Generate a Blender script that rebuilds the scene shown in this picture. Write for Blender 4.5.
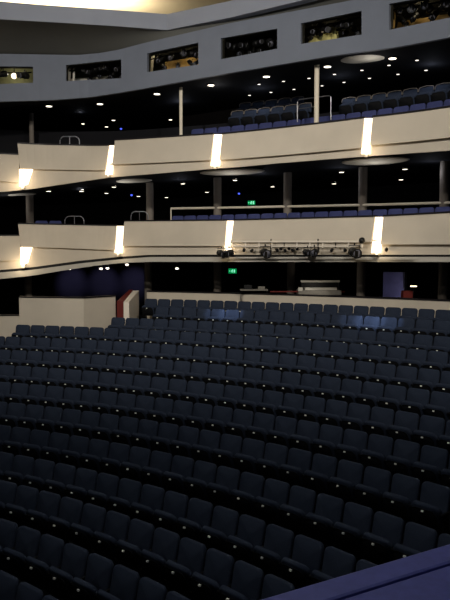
import bpy, bmesh, math, random
from math import sin, cos, tan, atan2, hypot, radians, pi
from mathutils import Vector, Matrix
random.seed(7)
for o in list(bpy.data.objects): bpy.data.objects.remove(o)
C = bpy.context.scene.collection
SC = bpy.context.scene
# ---------------------------------------------------------------- camera, world, lights, exposure
H = 5.2                       # eye height above the lowest terrace
F, HZ = 690.0, 254.6           # focal length in pixels of a 450x600 frame, horizon row
PITCH = math.atan((300-HZ)/F)
cam = bpy.data.objects.new('camera', bpy.data.cameras.new('camera')); C.objects.link(cam)
cam.location = (0, 0, H); cam.rotation_euler = (pi/2-PITCH, 0, 0)
cam.data.sensor_fit = 'VERTICAL'; cam.data.sensor_height = 24; cam.data.lens = 24*F/600
cam.data.clip_start = .05; cam.data.clip_end = 200
SC.camera = cam
SC.view_settings.view_transform = 'Standard'; SC.view_settings.look = 'None'
SC.view_settings.exposure = 0; SC.view_settings.gamma = 1; SC.view_settings.use_curve_mapping = False
w = bpy.data.worlds.new('world'); SC.world = w; w.use_nodes = True
w.node_tree.nodes['Background'].inputs[0].default_value = (.62, .72, 1, 1)
w.node_tree.nodes['Background'].inputs[1].default_value = .012
def lamp(kind, name, loc, energy, color=(1, 1, 1), aim=None, **kw):
    l = bpy.data.lights.new(name, kind); l.energy = energy; l.color = color
    for k, v in kw.items(): setattr(l, k, v)
    o = bpy.data.objects.new(name, l); C.objects.link(o); o.location = (loc[0], loc[1], loc[2]+H)
    if aim is not None:
        d = Vector(aim)-Vector(loc); o.rotation_euler = d.to_track_quat('-Z', 'Y').to_euler()
    return o
WARM = (1, .93, .82)
lamp('SPOT', 'house_spotlight', (-6.5, 7, 8.3), 4300, WARM, (-3.5, 24, 3.0), spot_size=radians(84), spot_blend=1, shadow_soft_size=.25)  # unseen spots, added to light the balcony fronts
lamp('SPOT', 'house_spotlight', (5, 4.5, 8.3), 4300, WARM, (4.5, 20.5, 2.4), spot_size=radians(84), spot_blend=1, shadow_soft_size=.25)
lamp('SPOT', 'house_downlight', (2.2, 1.2, 7.5), 130, (.8, .86, 1), (1.4, 3.2, -1), spot_size=radians(60), spot_blend=1, shadow_soft_size=.3)  # unseen light added so the near ledge is not dark
lamp('POINT', 'house_downlight', (-2.5, 7.5, 8.2), 760, (.88, .93, 1), shadow_soft_size=.4)  # unseen fill added to lift the front stalls rows
lamp('AREA', 'cove_light', (-6, 24.6, 7.75), 330, (1, .86, .62), (-6, 25.4, 10), shape='RECTANGLE', size=5.5, size_y=.25)
lamp('AREA', 'cove_light', (2.2, 23.4, 7.75), 3, (1, .8, .6), (2.4, 24.2, 10), shape='RECTANGLE', size=5, size_y=.25)
# ---------------------------------------------------------------- materials
def lin(c):
    return tuple(((x/255)/12.92 if x/255 <= .04045 else ((x/255+.055)/1.055)**2.4) for x in c)
def mat(name, rgb, rough=.7, var=.12, scale=8, metal=0, emit=None, es=0, bump=0, spec=.3):
    m = bpy.data.materials.new(name); m.use_nodes = True; nt = m.node_tree; b = nt.nodes['Principled BSDF']
    b.inputs['Roughness'].default_value = rough; b.inputs['Metallic'].default_value = metal
    b.inputs['Specular IOR Level'].default_value = spec
    tc = nt.nodes.new('ShaderNodeTexCoord'); nz = nt.nodes.new('ShaderNodeTexNoise'); nz.inputs['Scale'].default_value = scale
    nz.inputs['Detail'].default_value = 4; nt.links.new(tc.outputs['Object'], nz.inputs['Vector'])
    rp = nt.nodes.new('ShaderNodeValToRGB'); c = lin(rgb)
    rp.color_ramp.elements[0].position = .3; rp.color_ramp.elements[1].position = .7
    rp.color_ramp.elements[0].color = (*[x*(1-var) for x in c], 1); rp.color_ramp.elements[1].color = (*[min(1, x*(1+var)) for x in c], 1)
    nt.links.new(nz.outputs['Fac'], rp.inputs['Fac']); nt.links.new(rp.outputs['Color'], b.inputs['Base Color'])
    if bump:
        bn = nt.nodes.new('ShaderNodeBump'); bn.inputs['Strength'].default_value = bump
        nt.links.new(nz.outputs['Fac'], bn.inputs['Height']); nt.links.new(bn.outputs['Normal'], b.inputs['Normal'])
    if emit:
        b.inputs['Emission Color'].default_value = (*lin(emit), 1); b.inputs['Emission Strength'].default_value = es
    return m
M = dict(
    cream=mat('cream_plaster', (204, 194, 178), .75, .05, 1.2, bump=.02),
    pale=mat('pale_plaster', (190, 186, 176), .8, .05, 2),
    cap=mat('dark_capping', (22, 18, 22), .5),
    black=mat('black_metal', (16, 16, 17), .45),
    soffit=mat('charcoal_soffit', (34, 35, 38), .9, .1, 1, spec=.02),
    wall=mat('dark_wall', (30, 29, 31), .9, .2, 1.5),
    brown=mat('brown_wall', (52, 44, 38), .8, .15, 2),
    carpet=mat('dark_carpet', (18, 18, 22), .95, .3, 60, bump=.2),
    fascia=mat('blue_grey_fascia', (112, 118, 131), .7, .05, 1.5),
    beam=mat('grey_beam', (142, 147, 160), .7, .04, 1.5),
    ceilslope=mat('olive_grey_ceiling', (96, 96, 92), .85, .05, 1),
    ceil=mat('cream_ceiling', (225, 212, 185), .8, .03, 1),
    fabric=mat('navy_fabric', (42, 50, 66), .9, .18, 90, bump=.25, spec=.15),
    fabblue=mat('blue_fabric', (55, 61, 104), .85, .15, 90, bump=.25),
    shell=mat('black_plastic', (14, 15, 18), .7, spec=.12),
    tag=mat('white_number_plate', (235, 235, 225), .4, .02),
    pillar=mat('grey_pillar', (120, 112, 104), .7, .05, 3),
    pole=mat('cream_pole', (226, 216, 196), .5, .03, 3),
    steel=mat('steel_rail', (130, 130, 135), .35, .05, 5, metal=.9),
    strip=mat('strip_diffuser', (255, 240, 215), .4, .0, 3, emit=(255, 233, 200), es=2.2),  # glow stands in for lamplight on white fins and lower band
    bulb=mat('lamp_glass', (255, 240, 215), .3, .0, 3, emit=(255, 232, 195), es=3),
    down=mat('downlight_glass', (255, 245, 225), .3, 0, 3, emit=(255, 243, 222), es=3.0),
    downs=mat('small_downlight_glass', (255, 245, 235), .3, 0, 3, emit=(250, 240, 228), es=1.6),
    blueled=mat('blue_indicator', (90, 110, 255), .3, 0, 3, emit=(80, 100, 255), es=1.6),
    exitg=mat('exit_green', (10, 120, 70), .4, 0, 3, emit=(0, 170, 90), es=.55),
    exitw=mat('exit_white', (200, 255, 230), .4, 0, 3, emit=(150, 255, 210), es=1.0),
    red=mat('red_paint', (96, 26, 20), .6, .1, 4),
    white=mat('white_paint', (235, 225, 210), .6, .03, 4),
    ply=mat('ochre_plywood', (150, 120, 66), .7, .2, 6),
    dull=mat('dull_olive_board', (112, 110, 74), .8, .2, 6),
    yellow=mat('yellow_sheet', (190, 182, 116), .7, .08, 6),
    booth=mat('booth_lining', (40, 38, 30), .9, .2, 4),
    rail=mat('blue_leather', (62, 68, 132), .6, .12, 30, bump=.08),
    lens=mat('lamp_lens', (120, 120, 130), .15, .1, 5),
    desk=mat('grey_desk', (120, 116, 108), .5, .1, 10),
    panelblue=mat('lilac_panel', (150, 150, 185), .8, .2, 2),
)
# ---------------------------------------------------------------- helpers
def link(name, bm, m, parent=None, smooth=False, loc=None):
    me = bpy.data.meshes.new(name); bmesh.ops.recalc_face_normals(bm, faces=bm.faces); bm.to_mesh(me); bm.free()
    me.materials.append(m)
    if smooth:
        for p in me.polygons: p.use_smooth = True
    o = bpy.data.objects.new(name, me); C.objects.link(o)
    if parent is not None: o.parent = parent
    if loc is not None: o.location = loc
    return o
def tag(o, label=None, cat=None, group=None, kind=None):
    if label: o['label'] = label
    if cat: o['category'] = cat
    if group: o['group'] = group
    if kind: o['kind'] = kind
    return o
def empty(name, loc=(0, 0, 0), rz=0):
    o = bpy.data.objects.new(name, None); C.objects.link(o); o.location = loc; o.rotation_euler = (0, 0, rz); return o
def copy_tree(o, parent=None):
    c = o.copy(); C.objects.link(c)
    if parent is not None: c.parent = parent
    for ch in [x for x in KIDS.get(o.name, [])]: copy_tree(ch, c)
    return c
KIDS = {}
def learn(root):
    allo = list(C.objects)
    def rec(o):
        KIDS[o.name] = [x for x in allo if x.parent == o]
        for x in KIDS[o.name]: rec(x)
    rec(root)
def box(bm, x0, x1, y0, y1, z0, z1, mtx=None, bev=0):
    v = [bm.verts.new((x, y, z)) for x in (x0, x1) for y in (y0, y1) for z in (z0, z1)]
    fs = [bm.faces.new([v[i] for i in f]) for f in ((0, 1, 3, 2), (4, 6, 7, 5), (0, 4, 5, 1), (2, 3, 7, 6), (0, 2, 6, 4), (1, 5, 7, 3))]
    if bev:
        es = list({e for f in fs for e in f.edges})
        r = bmesh.ops.bevel(bm, geom=es, offset=bev, segments=2, affect='EDGES', profile=.5)
        vs = list({x for f in r['faces'] for x in f.verts} | {x for x in v if x.is_valid})
    else: vs = v
    if mtx is not None: bmesh.ops.transform(bm, matrix=mtx, verts=vs)
    return vs
def tube(bm, pts, r, n=8, cap=True):
    pts = [Vector(p) for p in pts]; rings = []
    for i, p in enumerate(pts):
        a = pts[max(0, i-1)]; b = pts[min(len(pts)-1, i+1)]; d = (b-a).normalized()
        u = d.cross(Vector((0, 0, 1)) if abs(d.z) < .9 else Vector((1, 0, 0))).normalized(); v = d.cross(u)
        rr = r[i] if isinstance(r, (list, tuple)) else r
        rings.append([bm.verts.new(p+(u*cos(2*pi*k/n)+v*sin(2*pi*k/n))*rr) for k in range(n)])
    for a, b in zip(rings, rings[1:]):
        for k in range(n): bm.faces.new((a[k], a[(k+1) % n], b[(k+1) % n], b[k]))
    if cap: bm.faces.new(rings[0][::-1]); bm.faces.new(rings[-1])
def W(p): return Vector((p[0], p[1], p[2]+H))
SP_, CP_ = sin(PITCH), cos(PITCH)
def ray(u, v):
    a = (300-v)/F; return Vector(((u-225)/F, CP_+a*SP_, -SP_+a*CP_))
def hitz(u, v, z): d = ray(u, v); return d*(z/d.z)
def hity(u, v, y): d = ray(u, v); return d*(y/d.y)
def spline(P, n=24):
    out = []
    for i in range(len(P)-1):
        p0 = P[max(0, i-1)]; p1 = P[i]; p2 = P[i+1]; p3 = P[min(len(P)-1, i+2)]
        for k in range(n):
            t = k/n
            out.append(tuple(.5*(2*p1[j]+(p2[j]-p0[j])*t+(2*p0[j]-5*p1[j]+4*p2[j]-p3[j])*t*t+(3*p1[j]-p0[j]-3*p2[j]+p3[j])*t**3) for j in (0, 1)))
    out.append(tuple(P[-1])); return out
PLAN = spline([(-13.5, 19.6), (-10.5, 23.2), (-7.4, 24.7), (-5.6, 24.85), (-4, 24.55), (-.4, 23.0), (2, 21.65), (4.05, 20.25), (6, 18.55), (9, 15.3), (11.5, 11.8)], 12)
def off(d, P=None):
    P = P or PLAN; out = []
    for i in range(len(P)):
        a = P[max(0, i-1)]; b = P[min(len(P)-1, i+1)]; dx, dy = b[0]-a[0], b[1]-a[1]; L = hypot(dx, dy)
        out.append((P[i][0]-dy/L*d, P[i][1]+dx/L*d))
    return out
def at(P, s):
    s = max(0, min(len(P)-1.0001, s)); i = int(s); t = s-i
    return (P[i][0]*(1-t)+P[i+1][0]*t, P[i][1]*(1-t)+P[i+1][1]*t)
def sect(u, v, P):                                    # where a sight line meets a wall standing on plan curve P: (s, z)
    d = ray(u, v); best = None
    for i in range(len(P)-1):
        ax, ay = P[i]; bx, by = P[i+1]
        ca = ax*d.y-ay*d.x; cb = bx*d.y-by*d.x
        if (ca <= 0) != (cb <= 0):
            t = ca/(ca-cb); y = ay+(by-ay)*t; x = ax+(bx-ax)*t
            k = y/d.y
            if k > 0 and (best is None): best = (i+t, d.z*k)
    if best is None: raise ValueError((u, v))
    return best
def lerp_tab(T, x):
    if x <= T[0][0]: i = 0
    elif x >= T[-1][0]: i = len(T)-2
    else: i = max(k for k in range(len(T)-1) if T[k][0] <= x)
    a, b = T[i], T[i+1]; t = (x-a[0])/(b[0]-a[0]); return a[1]+(b[1]-a[1])*t
def band(bm, TL, TR, BL, BR, dt, db, th=.12, n=14, endcap=True):
    """curved sheet with thickness: corners given on the plan curves off(dt) (top) and off(db) (bottom)"""
    Pt, Pb = off(dt), off(db); Qt, Qb = off(dt+th), off(db+th)
    (sa, za), (sb, zb), (sc, zc), (sd, zd) = sect(*TL, Pt), sect(*TR, Pt), sect(*BL, Pb), sect(*BR, Pb)
    cols = []
    for k in range(n+1):
        t = k/n; s1 = sa+(sb-sa)*t; s2 = sc+(sd-sc)*t; z1 = za+(zb-za)*t; z2 = zc+(zd-zc)*t
        cols.append([bm.verts.new(W((*at(Pt, s1), z1))), bm.verts.new(W((*at(Pb, s2), z2))), bm.verts.new(W((*at(Qb, s2), z2))), bm.verts.new(W((*at(Qt, s1), z1)))])
    for a, b in zip(cols, cols[1:]):
        for j in range(4): bm.faces.new((a[j], a[(j+1) % 4], b[(j+1) % 4], b[j]))
    if endcap: bm.faces.new(cols[0]); bm.faces.new(cols[-1])
    return (sa, za, sb, zb)
def sweep(bm, secs):
    """secs: list of stations, each a list of points (room coordinates); closed cross-section"""
    R = [[bm.verts.new(W(p)) for p in s] for s in secs]; n = len(R[0])
    for a, b in zip(R, R[1:]):
        for j in range(n): bm.faces.new((a[j], a[(j+1) % n], b[(j+1) % n], b[j]))
    bm.faces.new(R[0]); bm.faces.new(R[-1][::-1])
NB = bmesh.new
# ---------------------------------------------------------------- stalls geometry (rows are arcs about one centre)
CX, CY = -13.175, -4.253
RR = [30.999, 29.6, 28.216, 26.899, 25.806, 24.803, 23.673, 22.595, 21.574, 20.511, 19.296, 18.304, 17.304, 16.3]
RZ = [-1.939, -2.125, -2.386, -2.581, -2.831, -3.089, -3.331, -3.566, -3.812, -4.048, -4.193, -4.311, -4.44, -4.53]
PH = [1.23059, 1.19391, 1.22578, 1.32408, 1.31292, 1.28006, 1.24345, 1.21465, 1.18389, 1.13674, 1.07719, 1.01887, .95336, .905]
SPC = .52; TZ = .64
def arc(R, a): return (CX+R*cos(a), CY+R*sin(a))
# floor: one terraced mesh
bm = NB(); A0, A1, NA = .38, 1.62, 60
def terrace(bm, edges, a0, a1, n, zb):
    prof = []
    for (r_in, r_out, z) in edges: prof += [(r_in, z), (r_out, z)]
    prof += [(edges[-1][1], zb), (edges[0][0], zb)]
    sweep(bm, [[(*arc(r, a0+(a1-a0)*k/n), z) for r, z in prof] for k in range(n+1)])
ed = []
for k in range(13, -1, -1):
    rin = RR[k+1]+.48 if k < 13 else RR[13]-2.5
    rout = RR[k]+.48 if k > 0 else RR[0]+1.0
    ed.append((rin, rout, RZ[k]-TZ))
# rows 0..2 sit only right of the entry: the upper terraces there, lower terrace everywhere
terrace(bm, ed[:11], A0, A1, NA, -5.3)
tag(link('floor', bm, M['carpet']), kind='structure')
bm = NB(); terrace(bm, [(RR[3]+.48, RR[2]+.48, RZ[2]-TZ)], A0, 1.256, 30, -5.3); terrace(bm, [(RR[2]+.48, RR[1]+.48, RZ[1]-TZ), (RR[1]+.48, RR[0]+1.0, RZ[0]-TZ)], A0, 1.215, 30, -5.3)
tag(link('floor_upper', bm, M['carpet']), kind='structure')
# foyer floor behind the parapet
bm = NB(); terrace(bm, [(RR[3]+.8, RR[3]+12, -2.99)], 1.262, 1.75, 20, -5.3); terrace(bm, [(RR[0]+1.0, RR[0]+12, -2.35)], A0, 1.262, 40, -5.3)
tag(link('floor_foyer', bm, M['carpet']), kind='structure')
# outer back wall
bm = NB(); P = off(10); Q = off(10.3)
sweep(bm, [[(*P[i], -5.2), (*P[i], 8.9), (*Q[i], 8.9), (*Q[i], -5.2)] for i in range(0, len(P), 3)])
tag(link('wall_back', bm, M['wall']), kind='structure')
# high ceiling
bm = NB(); box(bm, -30, 30, -6, 40, H+8.9, H+9.1); tag(link('ceiling', bm, M['ceil']), kind='structure')
# ---------------------------------------------------------------- balconies
STEP = dict(upper=dict(
    panels=[((-60, 150.5), (19.5, 154.9), (-60, 176), (19, 182.7)), ((17.5, 143.5), (109, 145.6), (20, 168.5), (105.2, 170)),
            ((114.8, 140.4), (213.6, 134.2), (112.3, 164.4), (210.5, 160)), ((222.3, 134.2), (364, 118.1), (219.6, 160), (361, 147.7)),
            ((372.7, 117.3), (500, 99.6), (370, 145.3), (500, 131.3))],
    bottom=[(-60, 194.5), (0, 192), (28, 189.5), (64, 184), (110, 177.3), (162, 173.1), (209, 169), (240, 166.9), (273, 163.6), (340, 158.2), (362, 156.6), (450, 150.4), (500, 147)],
    strips=[((109, 145.4), (115, 145.4), (105.2, 174.5), (112.3, 174.5)), ((213.6, 134.4), (222.3, 134.4), (210.5, 166), (219.6, 166)), ((364, 118.2), (372.7, 118.2), (361, 154), (370, 154))],
    o=0.0),
    lower=dict(
    panels=[((-60, 235.5), (20.8, 235.8), (-60, 263), (20, 260)), ((18, 224), (116.5, 225.8), (21, 246.8), (114.5, 250)),
            ((124.3, 221.4), (226.6, 220.5), (122.5, 246), (224.3, 246)), ((233.8, 220.4), (374.8, 216.6), (231, 242), (371.2, 242)),
            ((383.3, 216.4), (500, 210), (380.7, 244.5), (500, 244))],
    bottom=[(-60, 274), (0, 270), (32, 267.3), (80, 260.7), (120, 256.7), (150, 254.8), (224, 254.6), (500, 254.7)],
    strips=[((116.5, 226), (124.3, 226), (114.5, 253), (122.5, 253)), ((226.6, 220.8), (233.8, 220.8), (224.3, 251), (231, 251)), ((374.8, 217), (383.3, 217), (371.2, 253), (380.7, 253))],
    o=1.0))
def ribbon(bm, tab_t, tab_b, d, th, u0=-60, u1=500, n=70, dback=None):
    """curved sheet between two image-read edges, both standing on off(d)"""
    P = off(d); Q = off(d+th); cols = []
    for k in range(n+1):
        u = u0+(u1-u0)*k/n; s1, z1 = sect(u, lerp_tab(tab_t, u), P); s2, z2 = sect(u, lerp_tab(tab_b, u), P)
        cols.append([(*at(P, s1), z1), (*at(P, s2), z2), (*at(Q, s2), z2), (*at(Q, s1), z1)])
    sweep(bm, cols); return cols
ORDER = ['leftmost', 'second from left', 'middle', 'wide right-centre', 'rightmost']
def lamp_fitting(s, nm, which, tier, energy):
    T = STEP[tier]; o = T['o']
    TL, TR, BL, BR = s
    root = empty('wall_light'); 
    bm = NB(); band(bm, TL, TR, BL, BR, o+(.06 if which == 3 else .26), o+(.05 if which == 3 else .05), .03, 4); link('diffuser', bm, M['strip'], root)  # lamp wash on the fin and band, made as a glowing sheet
    um = (BL[0]+BR[0])/2; vb = BL[1]
    P = off(o-.02); ss, z = sect(um, vb+.5, P); p = Vector((*at(P, ss), z))
    bm = NB(); bmesh.ops.create_uvsphere(bm, u_segments=12, v_segments=8, radius=.045, matrix=Matrix.Translation(W(p+Vector((0, -.1, .02)))))
    link('bulb', bm, M['bulb'], root, True)
    bm = NB(); tube(bm, [W(p+Vector((0, -.1, -.09))), W(p+Vector((0, -.1, -.02)))], [.05, .09], 12); link('lamp_holder', bm, M['white'], root)
    tag(root, nm, 'wall light', 'uplit strips on the balcony fronts')
    q = p+Vector((0, -.32, .05)); lamp('POINT', 'wall_light_bulb', q, energy*.5, (1, .78, .5), shadow_soft_size=.06)
    return root
def balcony(tier):
    T = STEP[tier]; o = T['o']
    root = empty('balcony'); tag(root, ('upper' if tier == 'upper' else 'lower')+' balcony with cream panelled front '+('carrying blue seats, below the grey fascia' if tier == 'upper' else 'with the lighting bar hung on it'), 'balcony')
    for i, (TL, TR, BL, BR) in enumerate(T['panels']):
        bm = NB(); sa, za, sb, zb = band(bm, TL, TR, BL, BR, o+.22, o, .14, 16)
        p = link('front_panel', bm, M['cream'], root)
        Pa, Pb = off(o+.19), off(o+.42); bm = NB()
        sweep(bm, [[(*at(Pa, sa+(sb-sa)*k/16), za+(zb-za)*k/16+.0) , (*at(Pb, sa+(sb-sa)*k/16), za+(zb-za)*k/16), (*at(Pb, sa+(sb-sa)*k/16), za+(zb-za)*k/16+.045), (*at(Pa, sa+(sb-sa)*k/16), za+(zb-za)*k/16+.045)] for k in range(17)])
        link('capping', bm, M['cap'], p)
    mid = [(-60, T['panels'][0][2][1]-3), (19, T['panels'][0][3][1]-3), (21, T['panels'][1][2][1]-3)]
    for (TL, TR, BL, BR) in T['panels'][1:]: mid += [(BL[0]+1, BL[1]-3), (BR[0], BR[1]-3)]
    mid = sorted(set(mid)); bm = NB()
    cols = ribbon(bm, mid, T['bottom'], o+.12, .08); link('lower_band', bm, M['cream'], root)
    # inner lining behind the strips, keeps the joints closed
    # soffit
    bm = NB(); st = []
    P = off(o+.2); Q = off(9.95)
    n = 70
    for k in range(n+1):
        u = -60+560*k/n; s, z = sect(u, lerp_tab(T['bottom'], u), P)
        z += .06
        a = at(P, s); b = at(Q, s); zz = T.get('zs', z)
        st.append([(*a, z), (*b, z+.05), (*b, z+.2), (*a, z+.2)])
    sweep(bm, st); link('soffit', bm, M['soffit'], root)
    return root, cols
UP, upc = balcony('upper'); LO, loc_ = balcony('lower')
# grey strip hanging under the lower balcony
bm = NB()
gt = [(-60, 276.5), (0, 272.6), (32, 269.9), (80, 263.4), (120, 259.3), (150, 257), (224, 256.9), (500, 256.9)]
gb = [(-60, 283), (0, 279), (32, 275.8), (60, 271), (90, 266.4), (120, 263), (150, 261.8), (224, 261.9), (500, 262)]
ribbon(bm, gt, gb, 1.0, .1); o = link('trim_1', bm, M['pale']); tag(o, kind='structure')
bm = NB(); ribbon(bm, STEP['lower']['bottom'], gt, 1.14, .1); tag(link('trim_2', bm, M['black']), kind='structure')
# wall lights
NAMES = {'upper': ['glowing strip light left of the upper balcony centre', 'glowing strip light at the middle of the upper balcony', 'glowing strip light right of centre on the upper balcony'],
         'lower': ['glowing strip light left of the lower balcony centre', 'glowing strip light at the left end of the lighting bar', 'glowing strip light at the right end of the lighting bar']}
for tier in ('upper', 'lower'):
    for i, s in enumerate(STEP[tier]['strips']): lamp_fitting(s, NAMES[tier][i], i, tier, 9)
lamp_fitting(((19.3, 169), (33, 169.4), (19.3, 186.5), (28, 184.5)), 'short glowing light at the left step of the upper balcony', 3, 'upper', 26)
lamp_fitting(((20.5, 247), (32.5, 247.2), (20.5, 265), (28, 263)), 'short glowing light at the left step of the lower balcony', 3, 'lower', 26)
# pale ovals set on the dark soffits
def patch(u, v, z, rx, ry, name, lab, rz):
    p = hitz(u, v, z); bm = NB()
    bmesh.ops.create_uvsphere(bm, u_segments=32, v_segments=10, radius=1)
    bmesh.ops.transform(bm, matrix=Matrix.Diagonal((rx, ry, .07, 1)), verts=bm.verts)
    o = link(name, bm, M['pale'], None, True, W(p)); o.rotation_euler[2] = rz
    lamp('POINT', 'soffit_lamp', (p.x, p.y-.1, p.z-.5), 7 if z > 5 else 8, (1, .95, .88), shadow_soft_size=.1)  # added fill light below the oval; no fitting hangs there
    return tag(o, lab, 'ceiling dish', 'pale oval dishes in the balcony ceilings')
patch(375, 161, 2.83, 1.05, .75, 'ceiling_dish', 'pale oval dish under the upper balcony, below its right strip light', -.6)
patch(232, 172, 2.86, 1.2, .75, 'ceiling_dish', 'pale oval dish under the upper balcony, below its middle strip light', -.45)
patch(124, 180.5, 2.83, 1.1, .75, 'ceiling_dish', 'pale oval dish under the upper balcony, below its left strip light', -.2)
patch(8, 193.5, 2.4, 1.1, .7, 'ceiling_dish', 'pale oval dish under the upper balcony, at its far left', .1)
# ---------------------------------------------------------------- grey technical gallery above
FT = [(-60, 55), (0, 54.7), (77, 56), (100, 54.2), (120, 50.7), (150, 43), (230, 24.5), (340, 4), (370, -2), (500, -26)]
FB = [(-60, 104), (0, 102.3), (53, 100.8), (90, 98), (120, 93.6), (150, 88.5), (230, 74), (340, 55.8), (399, 48), (450, 38.7), (500, 29)]
WIN = [((-30, 67), (33.5, 67.5), (33.5, 83.5), (-30, 86)), ((67, 66), (123, 60.3), (122.6, 79), (67, 82)), ((149, 54.3), (200, 43.6), (199.6, 65.5), (147.8, 73)),
       ((222.5, 39.3), (279, 29.6), (278.7, 49.6), (222.5, 60.3)), ((302.5, 24.5), (363.5, 12), (363.2, 35.6), (302.5, 45)), ((391, 5), (470, -9), (470, 15), (390.5, 31))]
FO = -.05
PF = off(FO)
bm = NB(); us = sorted(set([-60, 500]+[u for w_ in WIN for u in (w_[0][0], w_[1][0])]+list(range(-50, 500, 10))))
def wspan(um):
    for w_ in WIN:
        if w_[0][0] < um < w_[1][0]: return w_
    return None
def quad(bm, u0, u1, f0, f1):
    pts = []
    for (u, v) in ((u0, f0(u0)), (u1, f0(u1)), (u1, f1(u1)), (u0, f1(u0))):
        s, z = sect(u, v, PF); pts.append(bm.verts.new(W((*at(PF, s), z))))
    bm.faces.new(pts)
ft = lambda u: lerp_tab(FT, u); fb = lambda u: lerp_tab(FB, u)
for a, b in zip(us, us[1:]):
    w_ = wspan((a+b)/2)
    if w_ is None: quad(bm, a, b, ft, fb)
    else:
        wt = lambda u: w_[0][1]+(w_[1][1]-w_[0][1])*(u-w_[0][0])/(w_[1][0]-w_[0][0]); wb = lambda u: w_[3][1]+(w_[2][1]-w_[3][1])*(u-w_[0][0])/(w_[1][0]-w_[0][0])
        quad(bm, a, b, ft, wt); quad(bm, a, b, wb, fb)
bmesh.ops.remove_doubles(bm, verts=bm.verts, dist=.0005)
o = link('wall_gallery', bm, M['fascia']); tag(o, kind='structure')
sm = o.modifiers.new('solid', 'SOLIDIFY'); sm.thickness = .12; sm.offset = -1
bpy.context.view_layer.update()
# window linings with rounded corners
def winpt(w_, a, b, P):
    TL, TR, BR, BL = w_
    u = (TL[0]*(1-a)+TR[0]*a)*(1-b)+(BL[0]*(1-a)+BR[0]*a)*b; v = (TL[1]*(1-a)+TR[1]*a)*(1-b)+(BL[1]*(1-a)+BR[1]*a)*b
    s, z = sect(u, v, P); return s, z
PO = off(FO-.02)
for i, w_ in enumerate(WIN):
    asp = abs(w_[1][0]-w_[0][0])/abs(w_[3][1]-w_[0][1]); ry = .16; rx = ry/asp
    inner, outer = [], []
    for (cx_, cy_, q) in ((1-rx, ry, 0), (1-rx, 1-ry, 1), (rx, 1-ry, 2), (rx, ry, 3)):
        for k in range(6):
            t = (q-1)*pi/2+k/5*pi/2
            inner.append((cx_+rx*cos(t), cy_+ry*sin(t)))
    e = .02
    for (a, b) in inner:
        m_ = max(abs(a-.5)/.5, abs(b-.5)/.5); 
        oa = .5+(a-.5)/m_; ob = .5+(b-.5)/m_
        outer.append((oa+(e/asp if oa > .5 else -e/asp)*(1 if m_ else 0), ob+(e if ob > .5 else -e)))
    bm = NB(); r1, r2, r3 = [], [], []
    PB = off(FO+.13)
    for (a, b), (c, d) in zip(inner, outer):
        s, z = winpt(w_, a, b, PO); s2, z2 = winpt(w_, min(1.02, max(-.02, c)), d, PO)
        r1.append(bm.verts.new(W((*at(PO, s), z)))); r2.append(bm.verts.new(W((*at(PO, s2), z2)))); r3.append(bm.verts.new(W((*at(PB, s), z))))
    n = len(r1)
    for k in range(n):
        j = (k+1) % n; bm.faces.new((r1[k], r1[j], r2[j], r2[k])); bm.faces.new((r1[k], r3[k], r3[j], r1[j]))
    o = link('window_%d' % (i+1), bm, M['booth']); tag(o, kind='structure')
# room behind the windows
bm = NB(); st = []
P = off(FO+.13); Q = off(FO+2.2)
for k in range(0, 57):
    u = -60+560*k/56
    s, zt = sect(u, lerp_tab(FT, u)+2, P); _, zb = sect(u, lerp_tab(FB, u)-3, P); a = at(P, s); b = at(Q, s)
    st.append((a, b, zt, zb))
for pr in range(3):
    pass
rb = [[bm.verts.new(W((*a, zb))), bm.verts.new(W((*b, zb))), bm.verts.new(W((*b, zt))), bm.verts.new(W((*a, zt)))] for a, b, zt, zb in st]
for a, b in zip(rb, rb[1:]):
    for j in range(3): bm.faces.new((a[j], a[j+1], b[j+1], b[j]))
tag(link('wall_booth', bm, M['booth']), kind='structure')
# soffit of the top tier (dark ceiling over the upper balcony seats)
bm = NB(); st = []
P = off(FO); Q = off(10)
for k in range(71):
    u = -60+560*k/70; s, z = sect(u, lerp_tab(FB, u), P); z += .02
    a = at(P, s); b = at(Q, s); st.append([(*a, z), (*b, z+.05), (*b, z+.15), (*a, z+.15)])
sweep(bm, st); tag(link('ceiling_upper', bm, M['soffit']), kind='structure')
patch(372, 56.3, 5.86, 1.0, .55, 'ceiling_dish', 'pale oval dish above the upper balcony seats on the right', -.6)
patch(216, 79, 6.0, 1.0, .6, 'ceiling_dish', 'pale oval dish above the upper balcony seats near its middle', -.45)
# beam and sloping ceiling between beam and gallery
BP = [(-110, 15.5), (0, 19.2), (60, 22.6), (120, 26.4), (167, 30), (230, 17.6), (300, .8), (400, -24), (500, -50)]
BZ = 7.45
bb = [hitz(u, v, BZ) for u, v in BP]
bm = NB(); secs = []
for i, p in enumerate(bb):
    secs.append([(p.x, p.y, BZ), (p.x, p.y+.02, BZ+(.52 if BP[i][0] >= 60 else .56)), (p.x, p.y+.35, BZ+.52), (p.x, p.y+.35, BZ)])
sweep(bm, secs); tag(link('trim_3', bm, M['beam']), kind='structure')
bm = NB(); prev = None
def bl(u):
    for (a, pa), (b, pb) in zip(zip([x[0] for x in BP], bb), zip([x[0] for x in BP][1:], bb[1:])):
        if a <= u <= b:
            t = (u-a)/(b-a); return pa*(1-t)+pb*t
R_ = []
for k in range(57):
    u = -60+560*k/56; p = bl(u); s, z = sect(u, lerp_tab(FT, u), PF); q = at(PF, s)
    row = []
    for t in (0, .2, .4, .6, .8, 1):
        zz = p.z*(1-t)+z*t + (.10*sin(pi*t))
        row.append(bm.verts.new(W((p.x*(1-t)+q[0]*t, (p.y+.05)*(1-t)+q[1]*t, zz))))
    R_.append(row)
for a, b in zip(R_, R_[1:]):
    for j in range(5): bm.faces.new((a[j], a[j+1], b[j+1], b[j]))
tag(link('ceiling_slope', bm, M['ceilslope'], None, True), kind='structure')
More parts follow.
